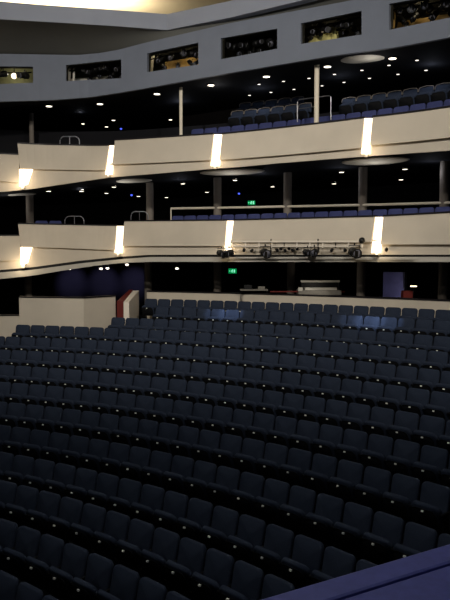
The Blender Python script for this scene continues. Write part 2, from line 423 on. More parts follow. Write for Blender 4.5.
# ---------------------------------------------------------------- pillars and poles
def pillar(u, v0, v1, d, ztop, zbot, r, m, name, lab, grp):
    P = off(d); s, z = sect(u, v1, P); x, y = at(P, s)
    root = empty(name, W((x, y, zbot)))
    bm = NB(); tube(bm, [(0, 0, 0), (0, 0, ztop-zbot)], r, 20); link('shaft', bm, M[m], root, False)
    bm = NB(); tube(bm, [(0, 0, 0), (0, 0, .12)], r*1.15, 20); link('base_ring', bm, M['black'], root)
    return tag(root, lab, 'pillar' if r > .1 else 'pole', grp)
n2 = ['at the far left', 'left of the middle handrail', 'left of centre', 'right of the green exit sign', 'behind the right end of the lighting bar', 'at the right edge']
for i, u in enumerate((30, 150, 217.5, 287.5, 362.5, 444)):
    pillar(u, 0, 215, 3.1, 2.95, -.1, .15, 'pillar', 'pillar', 'round grey pillar on the lower balcony, '+n2[i], 'pillars on the lower balcony')
n1 = ['at the far left', 'above the red entry wall', 'left of the green exit sign', 'left of the control desk', 'right of the control desk', 'at the right edge']
for i, u in enumerate((28, 148, 217.5, 291, 361, 443)):
    pillar(u, 0, 280, 3.4, -.15, -2.6, .15, 'pillar', 'pillar', 'round grey pillar behind the stalls, '+n1[i], 'pillars behind the stalls')
pillar(316.5, 0, 115, .52, 5.83, 3.5, .075, 'pole', 'pole', 'bright cream pole rising beside the upper balcony guard rail', None)
pillar(181, 0, 130, .52, 5.83, 3.5, .055, 'pole', 'pole', 'slim cream pole at the left end of the blue seats', None)
pillar(31.5, 0, 130, 2.2, 5.75, 3.0, .09, 'pillar', 'pole', 'dim pole on the upper balcony at the far left', None)
# ---------------------------------------------------------------- balcony decks
for nm, zz, d0, steps, rise in (('floor_balcony_upper', 3.5, .5, 3, .7), ('floor_balcony_lower', .3, 1.5, 1, .1)):
    bm = NB()
    P0 = off(d0)
    dd = [(d0+(.55 if j else 0)+1.0*j-.0, d0+(.55)+1.0*(j+1)) for j in range(steps)]
    ed_ = []
    for j, (a, b) in enumerate(dd): ed_.append((a, b if j < steps-1 else 9.98, zz+rise*j))
    offs = {a: off(a) for e in ed_ for a in e[:2]}
    secs = []
    for i in range(0, len(PLAN), 2):
        pr = []
        for (a, b, z) in ed_: pr += [(*offs[a][i], z), (*offs[b][i], z)]
        pr += [(*offs[ed_[-1][1]][i], zz-.1), (*offs[ed_[0][0]][i], zz-.1)]
        secs.append(pr)
    sweep(bm, secs); tag(link(nm, bm, M['carpet']), kind='structure')
# brown wall block behind upper balcony
P = off(4.6); Q = off(4.8); sa, _ = sect(180, 110, P); sb, _ = sect(246, 110, P)
bm = NB(); sweep(bm, [[(*at(P, sa+(sb-sa)*k/8), 3.3), (*at(P, sa+(sb-sa)*k/8), 5.95), (*at(Q, sa+(sb-sa)*k/8), 5.95), (*at(Q, sa+(sb-sa)*k/8), 3.3)] for k in range(9)])
tag(link('wall_lobby', bm, M['brown']), kind='structure')
# ---------------------------------------------------------------- seat
def rounded_pad(bm, w_, h, t, r, nz=6, bow=.02, crown=.02):
    """upright cushion in the XZ plane, front towards +Y"""
    prof = []
    for (cx_, cz_, q) in ((w_/2-r, h-r, 0), (-w_/2+r, h-r, 1), (-w_/2+r*.6, r*.6, 2), (w_/2-r*.6, r*.6, 3)):
        rr = r if q < 2 else r*.6
        for k in range(5):
            a = q*pi/2+k/4*pi/2; prof.append((cx_+rr*cos(a), cz_+rr*sin(a)))
    def ring(sc, y): 
        return [bm.verts.new((x*sc, y+bow*(x/(w_/2))**2, h/2+(z-h/2)*(1-(1-sc)*w_/h)+crown*(1-(x/(w_/2))**2)*(z/h))) for x, z in prof]
    rs = [ring(.9, 0), ring(1, -.018), ring(1, -t+.01), ring(.94, -t)]
    for a, b in zip(rs, rs[1:]):
        for k in range(len(a)): bm.faces.new((a[k], a[(k+1) % len(a)], b[(k+1) % len(a)], b[k]))
    c = bm.verts.new((0, .012, h/2)); 
    for k in range(len(prof)): bm.faces.new((rs[0][k], rs[0][(k+1) % len(prof)], c))
    bm.faces.new(rs[-1][::-1])
def make_seat(fab='fabric', name='auditorium_chair', rim=False):
    root = empty(name)
    bm = NB(); rounded_pad(bm, .49, .515, .075, .07)
    bmesh.ops.transform(bm, matrix=Matrix.Translation((0, -.02, .45)) @ Matrix.Rotation(radians(12), 4, 'X'), verts=bm.verts)
    back = link('backrest', bm, M[fab], root, True)
    bm = NB(); rounded_pad(bm, .45, .44, .03, .05)
    bmesh.ops.transform(bm, matrix=Matrix.Translation((0, -.105, .42)) @ Matrix.Rotation(radians(12), 4, 'X'), verts=bm.verts)
    link('back_shell', bm, M['shell'], back, True)
    if rim:
        bm = NB(); pts = [Matrix.Rotation(radians(12), 4, 'X') @ Vector(p) for p in [(-.245, .005, .40)]+[(-.175-.07*cos(t), .005, .47+.07*sin(t)) for t in (.3, .8, 1.3)]+[(0, .005, .56)]+[(.175+.07*cos(t), .005, .47+.07*sin(t)) for t in (1.3, .8, .3)]+[(.245, .005, .40)]]
        tube(bm, [p+Vector((0, -.02, .45)) for p in pts], .012, 6); link('top_rim', bm, M['pillar'], back)  # pale tube put in for light catching the backrest top
    PM = Matrix.Translation((0, .10, .362)) @ Matrix.Rotation(radians(-20), 4, 'X')
    bm = NB(); rounded_pad(bm, .49, .36, .08, .09, bow=-.02)
    bmesh.ops.transform(bm, matrix=PM, verts=bm.verts)
    pan = link('seat', bm, M[fab], root, True)
    bm = NB(); rounded_pad(bm, .44, .32, .02, .08); bmesh.ops.transform(bm, matrix=PM @ Matrix.Translation((0, .025, .0)), verts=bm.verts); link('seat_shell', bm, M['shell'], pan, True)
    bm = NB(); pc = PM @ Vector((0, .050, .313)); box(bm, -.019, .019, -.02, .006, -.014, .014, Matrix.Translation(pc) @ Matrix.Rotation(radians(12), 4, 'X'), .003)
    if name != 'balcony_chair': link('number_plate', bm, M['tag'], root)
    else: bm.free()
    bm = NB(); box(bm, -.285, -.238, -.10, .17, .60, .63, None, .012); link('armrest', bm, M['shell'], root)
    bm = NB(); box(bm, -.275, -.248, -.06, .10, 0, .60, None, .008); box(bm, -.28, -.24, -.12, .16, 0, .03, None, .006); link('standard', bm, M['shell'], root)
    return root
seat0 = make_seat(); learn(seat0)
ONES = 'zeroth first second third fourth fifth sixth seventh eighth ninth tenth eleventh twelfth thirteenth fourteenth fifteenth sixteenth seventeenth eighteenth nineteenth'.split()
def ordn(n):
    if n < 20: return ONES[n]
    if n == 20: return 'twentieth'
    if n < 30: return 'twenty-'+ONES[n-20]
    return 'thirtieth'
def toimg(p):
    dep = p[1]*CP_-p[2]*SP_; up = p[2]*CP_+p[1]*SP_; return 225+F*p[0]/dep, 300-F*up/dep
FIRSTI = [0, 0, 0, 0, -1, -1, -1, -1, -1, -1, -1, -1, -1, -2]
NSEAT = 0; used = False
def raily(u): return 600+(u-256.6)*(542.6-599)/(450-256.6)
for k in range(14):
    i = FIRSTI[k]-(2 if k in (13,) else 0); cnt = 0
    while True:
        a = PH[k]-i*SPC/RR[k]
        x, y = arc(RR[k]+.22, a); z = RZ[k]-TZ
        u, v = toimg((x, y, z+.75)); ub, vb_ = toimg((x, y, z+.92))
        i += 1
        if u > 462: break
        if u < -9 or vb_ > 614 or vb_ > raily(ub)+8 : 
            if vb_ > 614 or (u > 225 and vb_ > raily(ub)+8): break
            continue
        cnt += 1
        s = seat0 if not used else copy_tree(seat0); used = True; NSEAT += 1
        s.location = W((x, y, z)); s.rotation_euler = (0, 0, a+pi/2)
        lit = ''
        adj = 'brightly lit blue' if (k == 1 and (202 < u < 240 or 343 < u < 397)) else 'dark navy'
        tag(s, '%s seat, %s from the left in the %s row down from cream parapet' % (adj, ordn(cnt), ordn(k+1)), 'chair', 'auditorium seats in the stalls')
print('stalls seats', NSEAT)
# ---------------------------------------------------------------- stalls parapet, box, entry wall
def arcband(bm, r0, r1, a0, a1, z0, z1, n=40):
    sweep(bm, [[(*arc(r0, a0+(a1-a0)*k/n), z0), (*arc(r0, a0+(a1-a0)*k/n), z1), (*arc(r1, a0+(a1-a0)*k/n), z1), (*arc(r1, a0+(a1-a0)*k/n), z0)] for k in range(n+1)])
ZP = -1.40
AP = 1.245
bm = NB(); arcband(bm, RR[0]+.95, RR[0]+1.1, A0, AP, -2.6, ZP); tag(link('wall_parapet', bm, M['cream']), kind='structure')
bm = NB(); arcband(bm, RR[0]+.92, RR[0]+1.14, A0, AP, ZP, ZP+.04); o = link('trim_4', bm, M['cap']); tag(o, kind='structure')
# cream box behind the left block
def wall_between(name, p, q, z0, zt, th, m, kind='structure', cap=True, par=None):
    d = Vector((q[0]-p[0], q[1]-p[1])); n = Vector((-d.y, d.x)).normalized()*th
    bm = NB(); v = []
    sweep(bm, [[(p[0], p[1], z0), (p[0], p[1], zt[0]), (p[0]+n.x, p[1]+n.y, zt[0]), (p[0]+n.x, p[1]+n.y, z0)], [(q[0], q[1], z0), (q[0], q[1], zt[1]), (q[0]+n.x, q[1]+n.y, zt[1]), (q[0]+n.x, q[1]+n.y, z0)]])
    o = link(name, bm, m, par)
    if cap:
        e = n.normalized()*.03; bm = NB()
        sweep(bm, [[(p[0]-e.x, p[1]-e.y, zt[0]), (p[0]-e.x, p[1]-e.y, zt[0]+.04), (p[0]+n.x+e.x, p[1]+n.y+e.y, zt[0]+.04), (p[0]+n.x+e.x, p[1]+n.y+e.y, zt[0])], [(q[0]-e.x, q[1]-e.y, zt[1]), (q[0]-e.x, q[1]-e.y, zt[1]+.04), (q[0]+n.x+e.x, q[1]+n.y+e.y, zt[1]+.04), (q[0]+n.x+e.x, q[1]+n.y+e.y, zt[1])]])
        link('capping', bm, M['cap'] if name != 'entry_wall' else M['white'], o if par is None else par)
    return o
root = empty('box_front'); tag(root, 'cream low wall of the side box behind the left block of seats', 'low wall')
ZB = -1.44
def gp(u, v, z): p = hitz(u, v, z); return (p.x, p.y)
pa = gp(19, 297.5, ZB); pb = gp(83.5, 298.2, ZB); 
bbx = (pb[0], pb[1]); pc_ = hity(115.5, 299.5, pb[1]+1.1)
wall_between('front_panel', pa, pb, -3.1, (ZB, ZB), .12, M['cream'], par=root)
wall_between('side_panel', pb, (pc_.x, pc_.y), -3.1, (ZB, ZB-.0), .12, M['cream'], par=root)
root = empty('box_front'); tag(root, 'lower cream wall of the side box, stepping down at the far left', 'low wall')
pl0 = hity(-60, 316, pa[1]-.3); pl1 = hity(19.2, 316, pa[1]-.02); zl = (pl0.z+pl1.z)/2
wall_between('front_panel', (pl0.x, pl0.y), (pl1.x, pl1.y), -3.1, (zl, zl), .12, M['cream'], par=root)
# entry wall
root = empty('entry_wall'); tag(root, 'low cream entry wall with a red side, at the left end of the parapet', 'low wall')
pn = hity(127, 304, 24.0); pf = hity(141, 291, 26.3)
def prism(bm, pts_near, pts_far): sweep(bm, [pts_near, pts_far])
def wpt(u, v, y): p = hity(u, v, y); return (p.x, p.y, p.z)
yn, yf = 23.7, 26.3
bm = NB(); nz = wpt(127, 302, yn)[2]; fz = wpt(137, 290.5, yf)[2]
def xs(u, y): return hity(u, 300, y).x
prism(bm, [(xs(123.5, yn), yn, -3.1), (xs(123.5, yn), yn, nz), (xs(129, yn), yn, nz), (xs(129, yn), yn, -3.1)], [(xs(133, yf), yf, -3.1), (xs(133, yf), yf, fz), (xs(139, yf), yf, fz), (xs(139, yf), yf, -3.1)]); link('wall_body', bm, M['white'], root)
bm = NB(); prism(bm, [(xs(117, yn), yn-.02, -3.1), (xs(117, yn), yn-.02, nz+.03), (xs(123.4, yn), yn-.02, nz+.03), (xs(123.4, yn), yn-.02, -3.1)], [(xs(129.5, yf), yf, -3.1), (xs(129.5, yf), yf, fz+.03), (xs(132.9, yf), yf, fz+.03), (xs(132.9, yf), yf, -3.1)]); link('red_facing', bm, M['red'], root)
# ---------------------------------------------------------------- blue padded ledge in the foreground
root = empty('padded_ledge'); tag(root, 'blue padded ledge crossing the bottom right corner', 'ledge')
ZL = -.95
A_ = hitz(450, 542.4, ZL); B_ = hitz(256, 599.3, ZL); C_ = hitz(450, 562.7, ZL); D_ = hitz(339.5, 599, ZL)
d1 = (A_-B_).normalized(); nrm = Vector((d1.y, -d1.x, 0))
def lg(bm, w0, w1, z0, z1, bev):
    vs = []
    a, b = B_-d1*1.6, A_+d1*1.6
    mtx = Matrix(((d1.x, nrm.x, 0, a.x), (d1.y, nrm.y, 0, a.y), (0, 0, 1, H), (0, 0, 0, 1)))
    box(bm, 0, (b-a).length, w0, w1, z0, z1, mtx, bev)
wid = abs((C_-B_).dot(nrm)); 
print('ledge width', wid)
bm = NB(); lg(bm, 0, wid, ZL-.12, ZL, .012); link('outer_pad', bm, M['rail'], root)
bm = NB(); lg(bm, wid+.0, wid+.5, ZL-.12, ZL-.004, .012); link('inner_pad', bm, M['rail'], root)
bm = NB(); lg(bm, .04, wid+.46, ZL-1.0, ZL-.125, .0); link('wall_panel', bm, M['cap'], root)
# ---------------------------------------------------------------- balcony seats
useat = make_seat('fabblue', 'balcony_chair'); learn(useat); ufree = [True]
rseat = make_seat('fabric', 'balcony_chair', True); learn(rseat); rfree = [True]
NS = 0
def seatrow(d, z, u0, u1, lab, grp, sp=.52, rim=False):
    global NS
    P = off(d); s, _ = sect(u0, 150, P); se, _ = sect(u1, 150, P); c = 0
    while s < se:
        a = at(P, s); b = at(P, s+.2); ang = atan2(b[1]-a[1], b[0]-a[0])
        c += 1; NS += 1
        if rim: o = rseat if rfree[0] else copy_tree(rseat); rfree[0] = False
        else: o = useat if ufree[0] else copy_tree(useat); ufree[0] = False
        o.location = W((a[0], a[1], z)); o.rotation_euler = (0, 0, ang+pi)
        tag(o, lab % ordn(c), 'chair', grp)
        L = 0
        while L < sp and s < len(P)-2:
            p = at(P, s); s += .02; q = at(P, s); L += hypot(q[0]-p[0], q[1]-p[1])
seatrow(1.35, 3.5, 196, 462, 'blue balcony seat, %s from the left in the front row of the upper balcony', 'front row seats of the upper balcony')
seatrow(2.35, 4.2, 236, 314, 'blue balcony seat, %s from the left, second row left of the cream pole', 'second row seats left of the cream pole', rim=True)
seatrow(2.35, 4.2, 347, 462, 'blue balcony seat, %s from the left, second row right of the cream pole', 'second row seats right of the cream pole', rim=True)
seatrow(3.35, 4.7, 244, 300, 'blue balcony seat, %s from the left, third row left of the cream pole', 'third row seats left of the cream pole', rim=True)
seatrow(2.55, .52, 176, 462, 'blue seat, %s from the left along the right of the lower balcony', 'seats along the lower balcony')
seatrow(2.55, .38, 40, 66, 'blue seat, %s from the left beside the left hoop of the lower balcony', 'seats left of the lower balcony hoop')
# light coloured rail behind the lower balcony seats
root = empty('guard_rail'); tag(root, 'long pale rail behind the blue seats of the lower balcony', 'guard rail')
P = off(3.0); bm = NB(); pts = []
sa, za = sect(171, 208.6, P); sb, zb = sect(470, 202, P)
for k in range(41): pts.append(W((*at(P, sa+(sb-sa)*k/40), za+(zb-za)*k/40)))
tube(bm, pts, .045, 8); link('top_rail', bm, M['pole'], root)
for u in (171, 217, 287, 362.5, 444):
    s, _ = sect(u, 210, P); t = (s-sa)/(sb-sa); z = za+(zb-za)*t
    bm = NB(); tube(bm, [W((*at(P, s), .15)), W((*at(P, s), z))], .025, 8); link('post', bm, M['pole'], root)
# hoops
def hoop(u0, u1, vt, vb, d, lab, mid=True):
    root = empty('hoop_rail'); tag(root, lab, 'handrail', 'hoop handrails at the balcony aisles')
    y = at(off(d), sect((u0+u1)/2, vt, off(d))[0])[1]
    a = hity(u0, vb, y); b = hity(u1, vb, y); zt = hity(u0, vt, y).z; r = min(.18, (b.x-a.x)*.35); pts = [(a.x, y, a.z-.6)]
    for k in range(7): t = pi-k/6*pi/2; pts.append((a.x+r+r*cos(t), y, zt-r+r*sin(t)))
    for k in range(7): t = pi/2-k/6*pi/2; pts.append((b.x-r+r*cos(t), y, zt-r+r*sin(t)))
    pts.append((b.x, y, a.z-.6)); bm = NB(); tube(bm, [W(p) for p in pts], .022, 8); link('hoop', bm, M['steel'], root, True)
    xm = (a.x+b.x)/2; bm = NB(); tube(bm, [W((xm, y, a.z-.6)), W((xm, y, zt))], .016, 8); link('centre_post', bm, M['steel'], root)
hoop(60, 79.5, 136.5, 146, .9, 'steel hoop handrail on the upper balcony at the left')
hoop(65, 84, 216.3, 226, 1.9, 'steel hoop handrail at the left of the lower balcony')
hoop(131, 148, 211.6, 222, 1.9, 'steel hoop handrail left of the pale rail on the lower balcony')
root = empty('guard_rail'); tag(root, 'square steel guard rail around the stair opening of the upper balcony', 'guard rail')
y = at(off(1.1), sect(314, 100, off(1.1))[0])[1]
bm = NB(); pts = [hity(297.5, 122, y), hity(297.5, 102, y), hity(299, 99.6, y), hity(329, 95.8, y+.02), hity(331, 97, y), hity(331, 120, y)]
tube(bm, [W(p) for p in pts], .02, 8); link('frame', bm, M['steel'], root)
bm = NB(); tube(bm, [W(hity(297.5, 109, y)), W(hity(316, 106.5, y))], .014, 8); link('cross_bar', bm, M['steel'], root)
# ---------------------------------------------------------------- downlights
dl0 = None
def near_s(x, y, P):
    best = (1e9, 0)
    for i in range(len(P)-1):
        ax, ay = P[i]; bx, by = P[i+1]; dx, dy = bx-ax, by-ay; t = max(0, min(1, ((x-ax)*dx+(y-ay)*dy)/(dx*dx+dy*dy)))
        d = hypot(ax+dx*t-x, ay+dy*t-y)
        if d < best[0]: best = (d, i+t)
    return best
def soffit_hit(u, v, d0, T, lift):
    P = off(d0); Z = [sect(uu, lerp_tab(T, uu), P) for uu in range(-60, 500, 8)]; z = sect(u, lerp_tab(T, u), P)[1]+lift
    for _ in range(8):
        p = hitz(u, v, z); dd, s = near_s(p.x, p.y, P); z = lerp_tab(Z, s)+lift+.05*dd/9.8
    return hitz(u, v, z)
def downlight(u, v, z, r, m, lab, grp, drop=0):
    p = soffit_hit(u, v, z[0], z[1], z[2]); root = empty('downlight', W(p))
    bm = NB(); tube(bm, [(0, 0, .0), (0, 0, .13)], r, 14); link('lamp_disc', bm, M[m], root)
    bm = NB(); 
    n = 14; a = [bm.verts.new((r*1.02*cos(2*pi*k/n), r*1.02*sin(2*pi*k/n), .005)) for k in range(n)]; b = [bm.verts.new((r*1.25*cos(2*pi*k/n), r*1.25*sin(2*pi*k/n), .012)) for k in range(n)]; c = [bm.verts.new((r*1.25*cos(2*pi*k/n), r*1.25*sin(2*pi*k/n), .06)) for k in range(n)]
    for k in range(n): j = (k+1) % n; bm.faces.new((a[k], a[j], b[j], b[k])); bm.faces.new((b[k], b[j], c[j], c[k]))
    link('trim_ring', bm, M['black'], root); tag(root, lab, 'downlight', grp)
    return p
def relx(L, base, grp, z, r, m):
    xs_ = sorted(L)
    for i, (u, v) in enumerate(xs_): downlight(u, v, z, r, m, base % ordn(i+1), grp)
def zsof(d, T):
    P = off(d)
    def f(u):
        s, z = sect(max(-60, min(500, u)), lerp_tab(T, u), P); return z+.03
    return f
def zs_at(T, d0):
    """soffit height where a sight line (u, v) meets it: soffit follows the front edge; iterate once"""
    return zsof(d0, T)
relx([(49, 106.5), (100, 104.3), (157, 94.3), (211, 85.5), (266.5, 77), (327.5, 67), (392.5, 58.8)], 'large bright downlight above the upper balcony, %s from the left', 'large downlights above the upper balcony', (FO, FB, -.028), .11, 'down')
relx([(83, 124), (113.5, 120.5), (106.5, 127), (152, 133), (170.5, 120), (130.5, 132)], 'small downlight above the upper balcony left side, %s from the left', 'small downlights above the upper balcony, left side', (FO, FB, -.028), .07, 'down')
relx([(283.5, 81.5), (309, 78.5), (334.5, 74.5), (344, 82.5), (362, 70.5), (369.5, 78.5), (389, 65.5), (398, 74.5), (417, 60.5), (426, 70.5), (249.5, 95.5), (259, 84.5), (271, 92.5), (294, 89.5), (322, 86)], 'tiny downlight above the upper balcony seats, %s from the left', 'tiny downlights above the upper balcony seats', (FO, FB, -.028), .05, 'downs')
relx([(48.5, 191.5), (81.5, 191.5), (106.5, 193.5), (114, 187.3), (138.5, 196.5), (166.5, 197.7), (183, 184), (207, 192.5), (235, 180.5), (272.5, 187), (252, 195.5), (288.5, 177.2), (341.5, 172.5), (334, 184), (405, 169.5), (401, 180)], 'round downlight under the upper balcony, %s from the left', 'downlights under the upper balcony', (.1, STEP['upper']['bottom'], .012), .085, 'down')
for (u, v, z, lab) in ((121, 128.5, 5.85, 'tiny blue light above the upper balcony, left of the slim pole'), (131.5, 195, 2.78, 'tiny blue light under the upper balcony, left of its middle'), (239, 193.5, 2.78, 'tiny blue light under the upper balcony, left of the exit sign')):
    p = soffit_hit(u, v, *((FO, FB, .01) if z > 5 else (.1, STEP['upper']['bottom'], .05))); bm = NB(); bmesh.ops.create_uvsphere(bm, u_segments=8, v_segments=6, radius=.05); tag(link('indicator_light', bm, M['blueled'], None, True, W(p)), lab, 'indicator light')
for i, (u, v) in enumerate(((70, 268.6), (101, 268.6), (107.5, 268.2), (127, 264.6), (177, 268.5))):
    p = hity(u, v, 26.3+.2*(i == 3)); root = empty('ceiling_spotlight', W(p))
    bm = NB(); bmesh.ops.create_uvsphere(bm, u_segments=10, v_segments=6, radius=.055, matrix=Matrix.Diagonal((1.2, 1, .8, 1))); link('lamp_face', bm, M['down'], root, True)
    bm = NB(); tube(bm, [(0, 0, .03), (0, 0, .28)], [.06, .03], 10); link('stem', bm, M['black'], root)
    tag(root, 'small ceiling lamp above the side box, %s from the left' % ordn(i+1), 'ceiling lamp', 'small ceiling lamps behind the stalls')
# ---------------------------------------------------------------- exit signs
def exit_sign(u, v, d, lab, w_=.34, h=.17):
    P = off(d); s, z = sect(u, v, P); a = at(P, s); b = at(P, s+.2); ang = atan2(b[1]-a[1], b[0]-a[0])
    root = empty('exit_sign', W((*a, z)), ang)
    bm = NB(); box(bm, -w_/2, w_/2, -.03, .03, -h/2, h/2, None, .008); link('sign_box', bm, M['exitg'], root)
    bm = NB()   # running figure, doorway, arrow
    box(bm, .07, .12, -.036, -.031, -.055, .055); box(bm, -.13, -.08, -.036, -.031, -.012, .012)
    bmesh.ops.create_uvsphere(bm, u_segments=8, v_segments=6, radius=.017, matrix=Matrix.Translation((.01, -.034, .045)))
    for (p, q) in (((.0, .03), (-.012, -.01)), ((-.012, -.01), (.025, -.03)), ((.025, -.03), (.02, -.06)), ((-.012, -.01), (-.04, -.05)), ((0, .025), (.035, .005)), ((0, .025), (-.04, .01))):
        tube(bm, [(p[0], -.034, p[1]), (q[0], -.034, q[1])], .008, 6)
    link('pictogram', bm, M['exitw'], root)
    tag(root, lab, 'exit sign')
exit_sign(251.5, 202.8, 4.6, 'green exit sign on the lower balcony between two pillars', .30, .16)
exit_sign(232.5, 271, 4.6, 'green exit sign behind the stalls under the lighting bar', .34, .2)
# ---------------------------------------------------------------- lighting bar on the lower balcony
P = off(.75)
root = empty('lighting_bar'); tag(root, 'white ladder truss along the front of the lower balcony', 'lighting truss')
sa, _ = sect(231, 245, P); sb, _ = sect(362, 243, P)
def ptz(s, v):
    x, y = at(P, s); dep = y; # height from row v at that plan point
    u = 225+F*x/(y*CP_); d = ray(u, v); return (x, y, d.z*y/d.y)
for nm, v, r in (('top_chord', 241.8, .03), ('bottom_chord', 246.5, .022)):
    bm = NB(); tube(bm, [W(ptz(sa+(sb-sa)*k/20, v)) for k in range(21)], r, 8); link(nm, bm, M['white'], root)
for k in range(0, 11):
    s = sa+(sb-sa)*k/10; bm = NB(); tube(bm, [W(ptz(s, 241)), W(ptz(s, 248))], .02, 6); link('strut', bm, M['white' if k % 4 else 'black'], root)
for u in (271, 318):
    s, _ = sect(u, 245, P); bm = NB(); p1 = ptz(s, 239); tube(bm, [W(p1), W(ptz(s, 252))], .022, 6); link('bracket', bm, M['black'], root)
bm = NB(); s, _ = sect(362, 240, P); bmesh.ops.create_uvsphere(bm, u_segments=10, v_segments=8, radius=.1, matrix=Matrix.Translation(W(ptz(s, 240.5)))); link('end_clamp', bm, M['black'], root)
bm = NB(); tube(bm, [W(ptz(sa+(sb-sa)*(k-1)/20, 255.7)) for k in range(30)], .03, 8); link('lamp_rail', bm, M['black'], root)
def lantern(sc=1.0):
    root = empty('stage_lantern')
    bm = NB(); tube(bm, [(0, .16, 0), (0, .12, 0), (0, -.02, 0), (0, -.04, 0), (0, -.16, 0), (0, -.19, 0)], [.06, .10, .11, .09, .10, .115], 14); link('lamp_body', bm, M['black'], root)
    bm = NB(); tube(bm, [(0, -.185, 0), (0, -.197, 0)], [.09, .085], 14); link('lens', bm, M['lens'], root)
    bm = NB(); tube(bm, [(-.13, 0, 0), (-.13, 0, .16), (.13, 0, .16), (.13, 0, 0)], .012, 6); tube(bm, [(0, 0, .16), (0, 0, .22)], .02, 6); link('yoke', bm, M['black'], root)
    for sx in (-1, 1):
        bm = NB(); box(bm, sx*.115-.004, sx*.115+.004, -.31, -.19, -.08, .08, Matrix.Rotation(sx*-.25, 4, 'Z')); link('barn_door', bm, M['black'], root)
    return root
lan0 = lantern(); learn(lan0); lanfree = [True]
def put_lantern(p, rz, tilt, lab, grp, sc=1):
    o = lan0 if lanfree[0] else copy_tree(lan0); lanfree[0] = False
    o.location = W(p); o.rotation_euler = (tilt, 0, rz); o.scale = (sc,)*3; tag(o, lab, 'stage light', grp)
P2 = off(.6)
for u, v, sc, rz, lab in ((221, 253.5, 1.1, .5, 'black stage lantern at the left end of the lighting bar'), (229.5, 253, 1.1, -.5, 'black stage lantern second from the left end of the lighting bar'),
                 (265, 253, 1.35, .2, 'bulky black stage lantern below the left half of the lighting bar'), (307, 252.5, 1.0, .4, 'black stage lantern left of the bar middle bracket'), (314.5, 252.5, 1.1, -.3, 'black stage lantern by the right bracket of the lighting bar'),
                 (354, 252.5, 1.35, .2, 'black stage lantern at the right end of the lighting bar')):
    s, z = sect(u, v, P2); put_lantern((*at(P2, s), z), rz, .15, lab, 'stage lanterns on the lighting bar', sc)
PS = off(.95)
for i, (u, v) in enumerate(((244, 250), (252, 250.5), (277, 250), (281, 248.5), (285, 250.5), (289, 248), (293, 250), (297, 248.6), (332, 250), (345, 250), (386.5, 249.5))):
    s, z = sect(u, v, PS); x, y = at(PS, s)
    bm = NB(); tube(bm, [(0, .06, 0), (0, -.06, 0), (0, -.09, 0)], [.05, .055, .035], 10)
    o = link('small_lamp', bm, M['black'], None, False, W((x, y, z))); o.rotation_euler = (.3, 0, random.uniform(-.4, .4))
    tag(o, 'small black lamp below the lighting bar, %s from the left' % ordn(i+1), 'small lamp', 'small lamps along the lighting bar')
# ---------------------------------------------------------------- gallery window contents
PL = off(FO+.55); PY = off(FO+1.2)
LP = {0: [(3, 74), (25, 76)], 1: [(85, 71), (96, 69), (107, 68), (118, 68)], 2: [(160, 59), (171, 57), (184, 55), (194, 54)], 3: [(233, 47), (245, 46), (257, 43), (270, 42)], 4: [(311, 31), (322, 27), (338, 25), (350, 24)], 5: [(399, 12), (412, 10), (428, 8), (444, 6)]}
WN = ['far left', 'second', 'third', 'fourth', 'fifth', 'sixth']
for wi, L in LP.items():
    for j, (u, v) in enumerate(L):
        s, z = sect(u, v, PL); put_lantern((*at(PL, s), z), random.uniform(-1.1, 1.1), random.uniform(-.1, .7), 'black stage lantern, %s from left on the bar in the %s gallery window' % (ordn(j+1), WN[wi]), 'stage lanterns in the gallery windows', random.uniform(.8, 1.1))
    for j, (u, v) in enumerate(L if wi else []):
        s, z = sect(u+random.uniform(2, 8), v+random.uniform(5, 9), off(FO+1.0)); put_lantern((*at(off(FO+1.0), s), z), random.uniform(-1.5, 1.5), random.uniform(.2, .9), 'low black stage lantern, %s from left behind the bar in the %s gallery window' % (ordn(j+1), WN[wi]), 'low stage lanterns in the gallery windows', random.uniform(.6, .9))
    w_ = WIN[wi]; root = empty('hanging_bar'); s1, z1 = sect(w_[0][0]+2, w_[0][1]+5, PL); s2, z2 = sect(w_[1][0]-2, w_[1][1]+5, PL)
    bm = NB(); tube(bm, [W((*at(PL, s1+(s2-s1)*k/6), z1+(z2-z1)*k/6)) for k in range(7)], .025, 8)
    bpy.data.objects.remove(root); o = link('hanging_bar', bm, M['black']); tag(o, 'dark hanging bar across the %s gallery window' % WN[wi], 'hanging bar', 'hanging bars in the gallery windows')
def slab(d, TL, TR, BR, BL, m, name, lab, cat):
    P = off(d); bm = NB(); Q = off(d+.05)
    f, b = [], []
    for c in (TL, TR, BR, BL):
        s, z = sect(*c, P); f.append(bm.verts.new(W((*at(P, s), z)))); b.append(bm.verts.new(W((*at(Q, s), z))))
    bm.faces.new(f); bm.faces.new(b[::-1])
    for k in range(4): bm.faces.new((f[k], f[(k+1) % 4], b[(k+1) % 4], b[k]))
    return tag(link(name, bm, M[m]), lab, cat)
slab(1.3, (165, 62), (200, 56), (200, 67), (163, 73), 'ply', 'plywood_panel', 'ochre plywood panel inside the third gallery window', 'panel')
slab(1.1, (149, 56), (154, 55), (152, 74), (148, 75), 'white', 'upright_board', 'pale upright board at the left of the third gallery window', 'board')
slab(.5, (68, 67), (71, 66.6), (70, 82), (67.6, 82), 'pale', 'upright_board', 'pale upright board at the left of the second gallery window', 'board')
slab(.6, (73, 68), (75, 67.6), (74.5, 82), (72.6, 82), 'pale', 'upright_board', 'slim pale board beside the wider one in the second gallery window', 'board')
slab(.9, (310, 37), (338, 31), (338, 40), (308, 44.5), 'yellow', 'yellow_case', 'yellow case low in the fifth gallery window', 'case')
slab(.8, (331, 27), (335, 26.4), (337, 39), (332, 40), 'yellow', 'upright_board', 'yellow upright board in the fifth gallery window', 'board')
slab(1.2, (398, 22), (460, 12), (460, 22), (396, 31), 'ply', 'plywood_panel', 'ochre plywood panel inside the sixth gallery window', 'panel')
